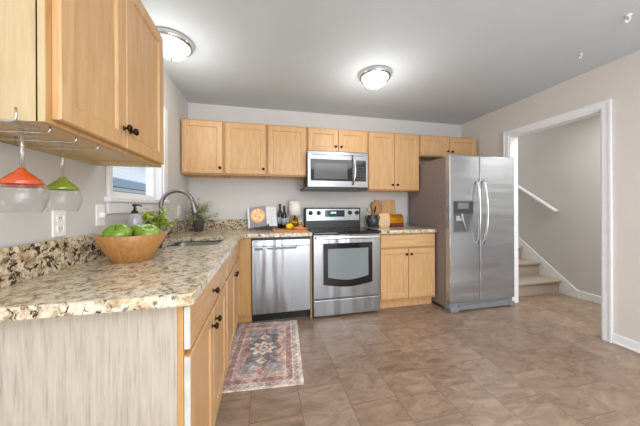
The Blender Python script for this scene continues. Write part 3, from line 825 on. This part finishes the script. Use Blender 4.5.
def wine_glass(label, x, y, tint):
    zr = 1.1655
    r = thing('wine_glass', label, 'wine glass', (x, y, zr), 0, 'hanging wine glasses')
    outer = [(0.036, 0.0), (0.0425, 0.012), (0.0480, 0.032), (0.0495, 0.044), (0.0485, 0.058), (0.0445, 0.071), (0.036, 0.084), (0.022, 0.098), (0.010, 0.108), (0.0055, 0.116)]
    st = [(0.006, 0.2215), (0.031, 0.2275), (0.033, 0.2295), (0, 0.2305)]
    MB().lathe(outer, 40).build('glass_bowl', 'clear', r)
    MB().lathe(st, 32).build('glass_foot', 'clear', r)
    MB().tube([(0, 0, 0.116), (0, 0, 0.222)], 0.0042, 12).build('stem', 'solid', r)
    cap = [(0.0432, 0.0735), (0.0362, 0.0845), (0.0222, 0.0985), (0.0102, 0.1085), (0.0057, 0.1165)]
    MB().lathe([(p_ + 0.0003, z) for p_, z in cap] + [(p_ + 0.0008, z + 0.0003) for p_, z in cap[::-1]], 40, closed=True).build('coloured_band', tint, r)
    return r
wine_glass('orange topped wine glass hanging nearest the camera', 0.245, -2.40, 'orange')
wine_glass('orange topped wine glass hanging behind the nearest orange one', 0.172, -2.30, 'orange')
wine_glass('lime green topped wine glass hanging in the rack', 0.20, -2.195, 'lime')

# ------------------------------------------------------------------ left worktop: bowl, apples, soap, plants
bw = thing('fruit_bowl', 'flared wooden stave bowl holding green apples', 'bowl', (0.217, -1.775, CZ))
MB().lathe([(0, 0), (0.078, 0), (0.082, 0.004), (0.153, 0.131), (0.151, 0.134), (0.145, 0.134), (0.108, 0.072), (0.06, 0.068), (0, 0.068)], 72).build('bowl_body', 'bowl', bw)
def apple(label, x, y, z, r, rot=(0, 0, 0)):
    a = thing('apple', label, 'apple', (x, y, z), 0, 'green apples in the bowl')
    a.rotation_euler = rot
    prof = []
    for i in range(25):
        t = PI * i / 24
        rr = r * math.sin(t) * (1 + 0.10 * math.cos(t)) * 1.04
        zz = r * 0.92 * math.cos(t) - 0.32 * r * math.exp(-(t / 0.36) ** 2) + 0.16 * r * math.exp(-((PI - t) / 0.3) ** 2)
        prof.append((rr if 0 < i < 24 else 0, zz))
    MB().lathe(prof, 32).build('flesh', 'apple', a)
    MB().tube([(0, 0, 0.55 * r), (0.003, 0, 0.8 * r), (0.010, 0.002, 1.0 * r)], [0.002, 0.0018, 0.0026], 6).build('stalk', 'stem', a)
    return a
apple('front left green apple in the wooden bowl', 0.172, -1.815, CZ + 0.068 + 0.063, 0.058, (0.5, -0.2, 0.3))
apple('green apple at the back of the wooden bowl', 0.206, -1.702, CZ + 0.068 + 0.066, 0.049, (-0.2, 0.1, 1.0))
apple('green apple on the right side of the wooden bowl', 0.288, -1.780, CZ + 0.068 + 0.060, 0.055, (0.35, 0.25, 0))

sd = thing('soap_dispenser', 'grey soap dispenser with black pump behind the fruit bowl', 'soap dispenser', (0.112, -1.515, CZ))
MB().lathe([(0, 0), (0.036, 0), (0.039, 0.004), (0.039, 0.20), (0.036, 0.213), (0.022, 0.226), (0.015, 0.232), (0, 0.232)], 32).build('bottle', 'soap', sd)
MB().lathe([(0, 0.228), (0.017, 0.228), (0.017, 0.246), (0.006, 0.250), (0.005, 0.272), (0.012, 0.274), (0.012, 0.286), (0, 0.288)], 20).tube([(0, 0, 0.280), (0.03, -0.008, 0.282), (0.042, -0.011, 0.274)], [0.006, 0.005, 0.004], 8).build('pump', 'black', sd)
MB().lathe([(0.0392, 0.05), (0.0397, 0.05), (0.0397, 0.14), (0.0392, 0.14)], 32, closed=True).build('label', 'paper', sd)

def leafy(root, mat, n, h0, h1, spread, size, stems, pot_top, lean=(0, 0), seed=1, pr=0.03, name='foliage', xmin=-9, ymax=9):
    rnd = random.Random(seed)
    lf = MB(); sm = MB()
    per = max(1, n // stems)
    for s_ in range(stems):
        a = rnd.uniform(0, 2 * PI); rr = spread * math.sqrt(rnd.uniform(0.05, 1)); hh = rnd.uniform(h0, h1)
        b0 = Vector((pr * rnd.uniform(-0.6, 0.6), pr * rnd.uniform(-0.6, 0.6), pot_top))
        tip = Vector((rr * math.cos(a) + lean[0] * hh, rr * math.sin(a) + lean[1] * hh, hh))
        tip.x = max(tip.x, xmin + rnd.uniform(0, 0.03)); tip.y = min(tip.y, ymax - rnd.uniform(0, 0.03))
        mid = b0.lerp(tip, 0.5) + Vector((0, 0, 0.03))
        pts = [b0.lerp(mid, t).lerp(mid.lerp(tip, t), t) for t in [i / 6 for i in range(7)]]
        sm.tube(pts, 0.0013, 5)
        for k in range(per):
            t = rnd.uniform(0.35, 1.0)
            p = b0.lerp(mid, t).lerp(mid.lerp(tip, t), t)
            L = size * rnd.uniform(0.6, 1.25); wd_ = L * 0.30
            m = T(*p) @ RZ(rnd.uniform(0, 2 * PI)) @ RY(rnd.uniform(-0.9, 0.5)) @ RX(rnd.uniform(-0.6, 0.6))
            lf.add([(0, 0, 0), (L * 0.35, wd_, 0.12 * L), (L * 0.75, wd_ * 0.75, 0.05 * L), (L, 0, -0.05 * L), (L * 0.75, -wd_ * 0.75, 0.05 * L), (L * 0.35, -wd_, 0.12 * L), (L * 0.45, 0, -0.02 * L)],
                   [[0, 6, 1], [1, 6, 2], [2, 6, 3], [3, 6, 4], [4, 6, 5], [5, 6, 0]], True, m)
    sm.build('stems', 'stem', root)
    return lf.build(name, mat, root, recalc=False)
p1 = thing('potted_plant', 'lime green leafy plant behind the fruit bowl under the window', 'plant', (0.165, -1.375, CZ))
MB().lathe([(0, 0), (0.04, 0), (0.052, 0.09), (0.054, 0.095), (0.048, 0.095), (0.046, 0.08), (0, 0.08)], 28).build('pot', 'pot', p1)
leafy(p1, 'leaf1', 190, 0.13, 0.275, 0.135, 0.040, 26, 0.08, lean=(0.0, 0.0), seed=3, pr=0.04, xmin=-0.10)
p2 = thing('potted_plant', 'wispy grey green plant in a charcoal pot in the worktop corner', 'plant', (0.140, -0.14, CZ))
MB().lathe([(0, 0), (0.047, 0), (0.056, 0.115), (0.058, 0.12), (0.052, 0.12), (0.050, 0.105), (0, 0.105)], 28).build('pot', 'pot', p2)
leafy(p2, 'leaf2', 560, 0.09, 0.35, 0.20, 0.033, 60, 0.105, lean=(0.16, -0.06), seed=11, pr=0.045, xmin=-0.105, ymax=0.09)

# ------------------------------------------------------------------ back worktop left of the range
# cookbook on its stand
cb = thing('cookbook_stand', 'low dark wooden cookbook stand holding the open cookbook', 'book stand', (0.875, -0.15, CZ))
MB().box(-0.10, 0.10, -0.055, 0.05, 0.0, 0.014, 0.003).box(-0.10, 0.10, -0.060, -0.046, 0.014, 0.032, 0.003).build('base', 'darkwood', cb)
MB().box(-0.055, 0.055, -0.006, 0.004, 0.0, 0.17, 0.002, T(0, 0.012, 0.012) @ RX(-0.30)).build('back_rest', 'darkwood', cb)
MB().box(0.03, 0.05, -0.012, 0.0, 0, 0.06, 0.003, T(0.0, -0.05, 0.012)).build('peg', 'darkwood', cb)
bk = thing('cookbook', 'open cookbook showing a round pizza photograph', 'book', (0.875, -0.166, CZ + 0.0335))
tilt = RX(-0.27)
ml = T(0.028, 0, 0) @ RY(-0.075) @ tilt @ RZ(-0.12)
MB().box(-0.222, 0.0, 0.0, 0.010, 0.012, 0.262, 0.002, ml).build('left_pages', 'paper', bk)
MB().box(-0.200, -0.001, -0.001, 0.001, 0.014, 0.260, 0, ml).build('pizza_page', 'photo', bk)
mr = T(0.028, 0.0, 0) @ RY(-0.05) @ tilt @ RZ(0.42)
rp = MB().box(0.0, 0.135, 0.0, 0.010, 0.010, 0.255, 0.002, mr).build('right_pages', 'paper', bk)
tx = MB()
for k in range(9):
    tx.box(0.02, 0.115 - 0.02 * (k % 3), -0.0008, 0.001, 0.215 - k * 0.021, 0.2185 - k * 0.021, 0, mr)
tx.build('text_lines', 'print', rp)
# pizza print: thin disc with its own picture
pz = MB(); cols = []
nr, na = 14, 48
def pizza(r, a):
    x, y = r * math.cos(a), r * math.sin(a)
    n = mnoise.noise(Vector((x * 5, y * 5, 3)))
    if r > 0.88: c = (222, 170, 110)
    else:
        c = (246, 214, 160) if n > -0.1 else (240, 176, 104)
        if mnoise.noise(Vector((x * 4, y * 4, 9))) > 0.33: c = (250, 236, 206)
        if mnoise.noise(Vector((x * 6, y * 6, 17))) > 0.42: c = (200, 92, 56)
    return lin(c)
vs = [(-0.100, -0.0018, 0.152)]; cols.append(pizza(0, 0)); fs = []
for i in range(1, nr + 1):
    for k in range(na):
        r_ = i / nr; a = 2 * PI * k / na
        vs.append((-0.100 + 0.088 * r_ * math.cos(a), -0.0018, 0.152 + 0.088 * r_ * math.sin(a))); cols.append(pizza(r_, a))
for k in range(na): fs.append([0, 1 + k, 1 + (k + 1) % na])
for i in range(nr - 1):
    for k in range(na):
        k2 = (k + 1) % na; fs.append([1 + i * na + k, 1 + (i + 1) * na + k, 1 + (i + 1) * na + k2, 1 + i * na + k2])
pz.add(vs, fs, False, ml).build('pizza_picture', 'vprint', bk, cols=cols)

def bottle(label, x, y, h, r):
    b_ = thing('wine_bottle', label, 'bottle', (x, y, CZ), 0, 'dark wine bottles')
    MB().lathe([(0, 0.004), (r * 0.8, 0), (r, 0.006), (r, h * 0.60), (r * 0.85, h * 0.68), (r * 0.42, h * 0.75), (r * 0.38, h * 0.97), (r * 0.42, h * 0.975), (r * 0.42, h), (0, h)], 28).build('glass_body', 'bottle', b_)
    MB().lathe([(r * 0.44, h * 0.80), (r * 0.455, h * 0.80), (r * 0.455, h * 1.002), (0, h * 1.003), (0, h * 1.001), (r * 0.44, h * 1.001)], 24).build('foil', 'foil' if h > 0.3 else 'black', b_)
    MB().lathe([(r + 0.0003, h * 0.2), (r + 0.001, h * 0.2), (r + 0.001, h * 0.48), (r + 0.0003, h * 0.48)], 28, closed=True).build('label', 'label', b_)
bottle('taller left one of the two dark wine bottles, with a wine red neck', 1.058, -0.095, 0.308, 0.029)
bottle('shorter right one of the two dark wine bottles, with a black neck', 1.106, -0.150, 0.285, 0.030)

lp = thing('table_lamp', 'small table lamp with white shade and gold orb base', 'lamp', (1.242, -0.115, CZ))
MB().lathe([(0, 0), (0.045, 0), (0.047, 0.006), (0.030, 0.016), (0, 0.018)], 28).build('foot', 'gold', lp)
bo = MB()
for k in range(4):
    m = T(0, 0, 0.075) @ RZ(PI * k / 4) @ RX(PI / 2)
    bo.tube([(0.058 * math.cos(2 * PI * i / 28), 0.058 * math.sin(2 * PI * i / 28), 0) for i in range(28)], 0.006, 8, True, m)
bo.sphere(0.046, T(0, 0, 0.075))
bo.build('orb', 'gold', lp)
MB().lathe([(0, 0.13), (0.010, 0.13), (0.008, 0.20), (0, 0.20)], 14).build('neck', 'black', lp)
sh = MB().lathe([(0.080, 0.168), (0.072, 0.342), (0.070, 0.342), (0.078, 0.168)], 40, closed=True).build('lamp_shade', 'shade', lp)
MB().tube([(-0.071, 0, 0.335), (0.071, 0, 0.335)], 0.0022, 6).tube([(0, -0.071, 0.335), (0, 0.071, 0.335)], 0.0022, 6).tube([(0, 0, 0.195), (0, 0, 0.336)], 0.003, 6).build('shade_wire', 'gold', sh)

cbd = MB().prism(rrect(0.96, 1.335, -0.50, -0.24, 0.02), 'z', CZ + 0.0005, CZ + 0.016).build('chopping_board', 'board')
tag(cbd, 'orange brown chopping board lying left of the range with lemon on it', 'chopping board')
lm = thing('lemon', 'yellow lemon on the chopping board', 'lemon', (1.150, -0.36, CZ + 0.016 + 0.034), 0.5)
MB().lathe([(0, -0.052), (0.006, -0.050), (0.013, -0.044), (0.027, -0.030), (0.034, -0.010), (0.034, 0.010), (0.027, 0.030), (0.012, 0.044), (0.006, 0.051), (0, 0.053)], 24, RY(PI / 2)).build('fruit', 'lemon', lm)
MB().sphere(0.0045, T(-0.051, 0, 0), seg=8, rings=6).build('stem_end', 'stem', lm)
ca = None
for i, (x, y, a, lab) in enumerate(((1.215, -0.32, 0.1, 'carrot nearest the wall on the chopping board'), (1.225, -0.375, -0.12, 'middle carrot on the chopping board'), (1.235, -0.43, 0.06, 'carrot nearest the front edge of the chopping board'))):
    if ca is None:
        ca = thing('carrot', lab, 'carrot', (x, y, CZ + 0.0305), a, 'carrots on the chopping board')
        MB().tube([(-0.04, 0, 0), (0.0, 0.001, 0), (0.05, 0.0, -0.001), (0.10, 0.002, -0.006), (0.12, 0.003, -0.010)], [0.012, 0.0145, 0.012, 0.007, 0.002], 14).build('root', 'carrot', ca)
        MB().tube([(-0.052, 0, 0.002), (-0.038, 0, 0)], [0.004, 0.006], 8).build('top_stub', 'leaf1', ca)
    else: dup(ca, (x, y, CZ + 0.0305), a, lab)

# ------------------------------------------------------------------ right worktop
ck = thing('utensil_crock', 'round dark pewter crock with side handles holding utensils', 'crock', (2.250, -0.185, CZ))
MB().lathe([(0, 0), (0.050, 0), (0.056, 0.006), (0.078, 0.045), (0.084, 0.085), (0.076, 0.122), (0.062, 0.140), (0.060, 0.150), (0.066, 0.160), (0.062, 0.162), (0.055, 0.150), (0.057, 0.138), (0.070, 0.118), (0.076, 0.085), (0.05, 0.02), (0, 0.015)], 40).build('pot_body', 'crock', ck)
for sg in (-1, 1):
    MB().tube([(sg * 0.062, 0, 0.142), (sg * 0.086, 0, 0.152), (sg * 0.098, 0, 0.135), (sg * 0.094, 0, 0.105), (sg * 0.080, 0, 0.09)], 0.007, 10).build('handle', 'crock', ck)
def utensil(label, name, cat, base, tip, mat, w):
    u = thing(name, label, cat, base, 0, 'utensils in the crock')
    d = Vector(tip) - Vector(base)
    q_ = d.to_track_quat('Z', 'Y').to_matrix().to_4x4(); L = d.length
    MB().tube([(0, 0, 0), (0, 0, L * 0.7)], [0.005, 0.006], 10, mat=q_).build('handle', mat, u)
    MB().sphere(1, q_ @ T(0, 0, L * 0.84), w, 0.008, L * 0.17).build('head', mat, u)
utensil('pale wooden spoon leaning left in the dark crock', 'wooden_spoon', 'spoon', (2.265, -0.19, CZ + 0.022), (2.160, -0.195, 1.185), 'pale', 0.024)
utensil('pale wooden spatula upright in the dark crock', 'wooden_spatula', 'spatula', (2.240, -0.18, CZ + 0.022), (2.212, -0.166, 1.175), 'pale', 0.022)
utensil('dark serving spoon leaning right in the dark crock', 'serving_spoon', 'spoon', (2.250, -0.178, CZ + 0.022), (2.298, -0.176, 1.19), 'crock', 0.026)

def lean(label, poly, x, y, mat, th, ang, name='serving_board', hole=None):
    b_ = thing(name, label, 'board', (x, y, CZ), 0, 'boards leaning on the wall')
    mb = MB().prism(poly, 'y', 0, th)
    R = RX(-ang)
    mb.v = [R @ v for v in mb.v]
    mb.build('board', mat, b_)
    return b_
# leaf-crowned board
poly = []
for k in range(9):
    a = -PI * 0.5 + 0.12 + (PI - 0.24) * k / 8 - PI / 2
    poly.append((0.075 * math.cos(a), 0.10 + 0.10 * math.sin(a)))
poly = [(-0.05, 0.0), (0.05, 0.0), (0.075, 0.04), (0.085, 0.11), (0.075, 0.18), (0.05, 0.225), (0.085, 0.235), (0.070, 0.262), (0.105, 0.290), (0.066, 0.300), (0.078, 0.345), (0.040, 0.332), (0.026, 0.372), (0.0, 0.338), (-0.026, 0.372), (-0.040, 0.332), (-0.078, 0.345), (-0.066, 0.300), (-0.105, 0.290), (-0.070, 0.262), (-0.085, 0.235), (-0.05, 0.225), (-0.075, 0.18), (-0.085, 0.11), (-0.075, 0.04)]
lean('pineapple shaped bamboo board leaning on the wall behind the crock', poly, 2.378, -0.092, 'bamboodark', 0.014, 0.12)
lean('rectangular bamboo board leaning on the wall behind the gold bread bin', rrect(-0.105, 0.105, 0, 0.365, 0.02, 4), 2.560, -0.060, 'bamboo', 0.014, 0.10)
lean('pale beech board with rounded corners standing right of the crock', rrect(-0.082, 0.082, 0, 0.182, 0.035, 5), 2.428, -0.175, 'pale', 0.018, 0.12)
bb = thing('bread_bin', 'small gold bread bin with a dark red base', 'bread bin', (2.598, -0.14, CZ))
pf = [(-0.055, 0.055), (0.055, 0.055)]
pf = [(-0.062, 0.05)] + [(-0.062 * math.cos(PI * k / 14), 0.10 + 0.07 * math.sin(PI * k / 14)) for k in range(15)] + [(0.062, 0.05)]
MB().prism(pf, 'x', -0.088, 0.088).build('lid', 'copper', bb)
MB().box(-0.092, 0.092, -0.065, 0.065, 0.0, 0.052, 0.004).build('base', 'redwood', bb)
MB().tube([(-0.03, -0.064, 0.085), (-0.025, -0.080, 0.088), (0.025, -0.080, 0.088), (0.03, -0.064, 0.085)], 0.004, 8).build('handle', 'copper', bb)
gl = thing('glass_jar', 'small clear glass jar at the right end of the worktop by the fridge', 'jar', (2.755, -0.13, CZ))
MB().lathe([(0, 0), (0.036, 0), (0.038, 0.004), (0.038, 0.105), (0.034, 0.118), (0.034, 0.13), (0.032, 0.13), (0.032, 0.117), (0.0355, 0.104), (0.0355, 0.008), (0, 0.006)], 32).build('glass_body', 'clear', gl)

# ------------------------------------------------------------------ rug
RW, RL = 0.575, 0.945
NX, NY = 116, 190
def rugcol(u, v, x, y):
    """u across, v along, both -1..1"""
    n = mnoise.noise(Vector((x * 60, y * 60, 0))) * 0.5 + mnoise.noise(Vector((x * 22, y * 22, 5))) * 0.5
    n2 = mnoise.noise(Vector((x * 9, y * 9, 8)))
    au, av = abs(u), abs(v)
    dx, dy = (1 - au) * RW / 2, (1 - av) * RL / 2
    d = min(dx, dy)
    pink, cream, slate, rust, mauve = (196, 158, 150), (222, 206, 190), (112, 110, 116), (170, 110, 96), (164, 138, 142)
    if d < 0.012: c = cream
    elif d < 0.05: c = (196, 176, 172) if math.sin(x * 130) * math.sin(y * 130) > -0.2 else mauve
    elif d < 0.058: c = cream
    elif d < 0.10:
        c = rust if math.sin((x if dy < dx else y) * 110) > 0.1 else (184, 140, 136)
        if math.sin(x * 210) * math.sin(y * 210) > 0.55: c = slate
    elif d < 0.108: c = cream
    else:
        c = pink
        X, Y = u * RW / 2, v * RL / 2
        r8 = abs(X) / 0.135 + abs(Y) / 0.30
        st_ = abs(X) / 0.165 + abs(Y) / 0.10
        if r8 < 1.12: c = rust
        if r8 < 1.0 or (abs(X) < 0.12 and 0.11 < abs(Y) < 0.235): c = slate
        if (abs(abs(X) - 0.10) < 0.05 and abs(abs(Y) - 0.265) < 0.05): c = (158, 150, 156)
        rr = math.hypot(X, Y); an = math.atan2(Y, X)
        if rr < 0.088 + 0.018 * math.cos(8 * an): c = cream
        if rr < 0.055 + 0.008 * math.cos(8 * an): c = (160, 120, 104)
        if rr < 0.038: c = cream
        if rr < 0.02: c = slate
        for s_ in (-1, 1):
            q_ = abs(X) / 0.045 + abs(Y - s_ * 0.175) / 0.045
            if q_ < 1: c = cream
            if q_ < 0.55: c = (178, 130, 118)
        if math.sin(X * 170) * math.sin(Y * 170) + n > 0.85: c = (204, 184, 172)
    k = 1 + 0.42 * n + 0.10 * n2
    fade = 0.20 + 0.45 * max(0, n2 + 0.5 * n)
    c = [(v_ * (1 - fade) + 206 * fade) * k for v_ in c]
    return lin([min(255, max(0, v_)) for v_ in c])
vs = []; cols = []; fs = []
for j in range(NY + 1):
    for i in range(NX + 1):
        u = 2 * i / NX - 1; v = 2 * j / NY - 1
        x, y = u * RW / 2, v * RL / 2
        vs.append((x, y, 0.007)); cols.append(rugcol(min(1, max(-1, u + 0.05)), v, x, y))
for j in range(NY):
    for i in range(NX):
        a = j * (NX + 1) + i; fs.append([a, a + 1, a + NX + 2, a + NX + 1])
rg_ = MB().add(vs, fs).build('rug', 'vrug', None, cols=cols)
so = rg_.modifiers.new('thickness', 'SOLIDIFY'); so.thickness = 0.006; so.offset = -1
ra = math.atan2(-0.075, 0.936)
cx_, cy_ = (1.1565 - RW / 2 * math.cos(0.08)), -1.103 + RW / 2 * math.sin(0.08)
rg_.location = (cx_, cy_, 0); rg_.rotation_euler = (0, 0, -0.08)
tag(rg_, 'faded pink and grey patterned rug in front of the sink cabinet', 'rug')
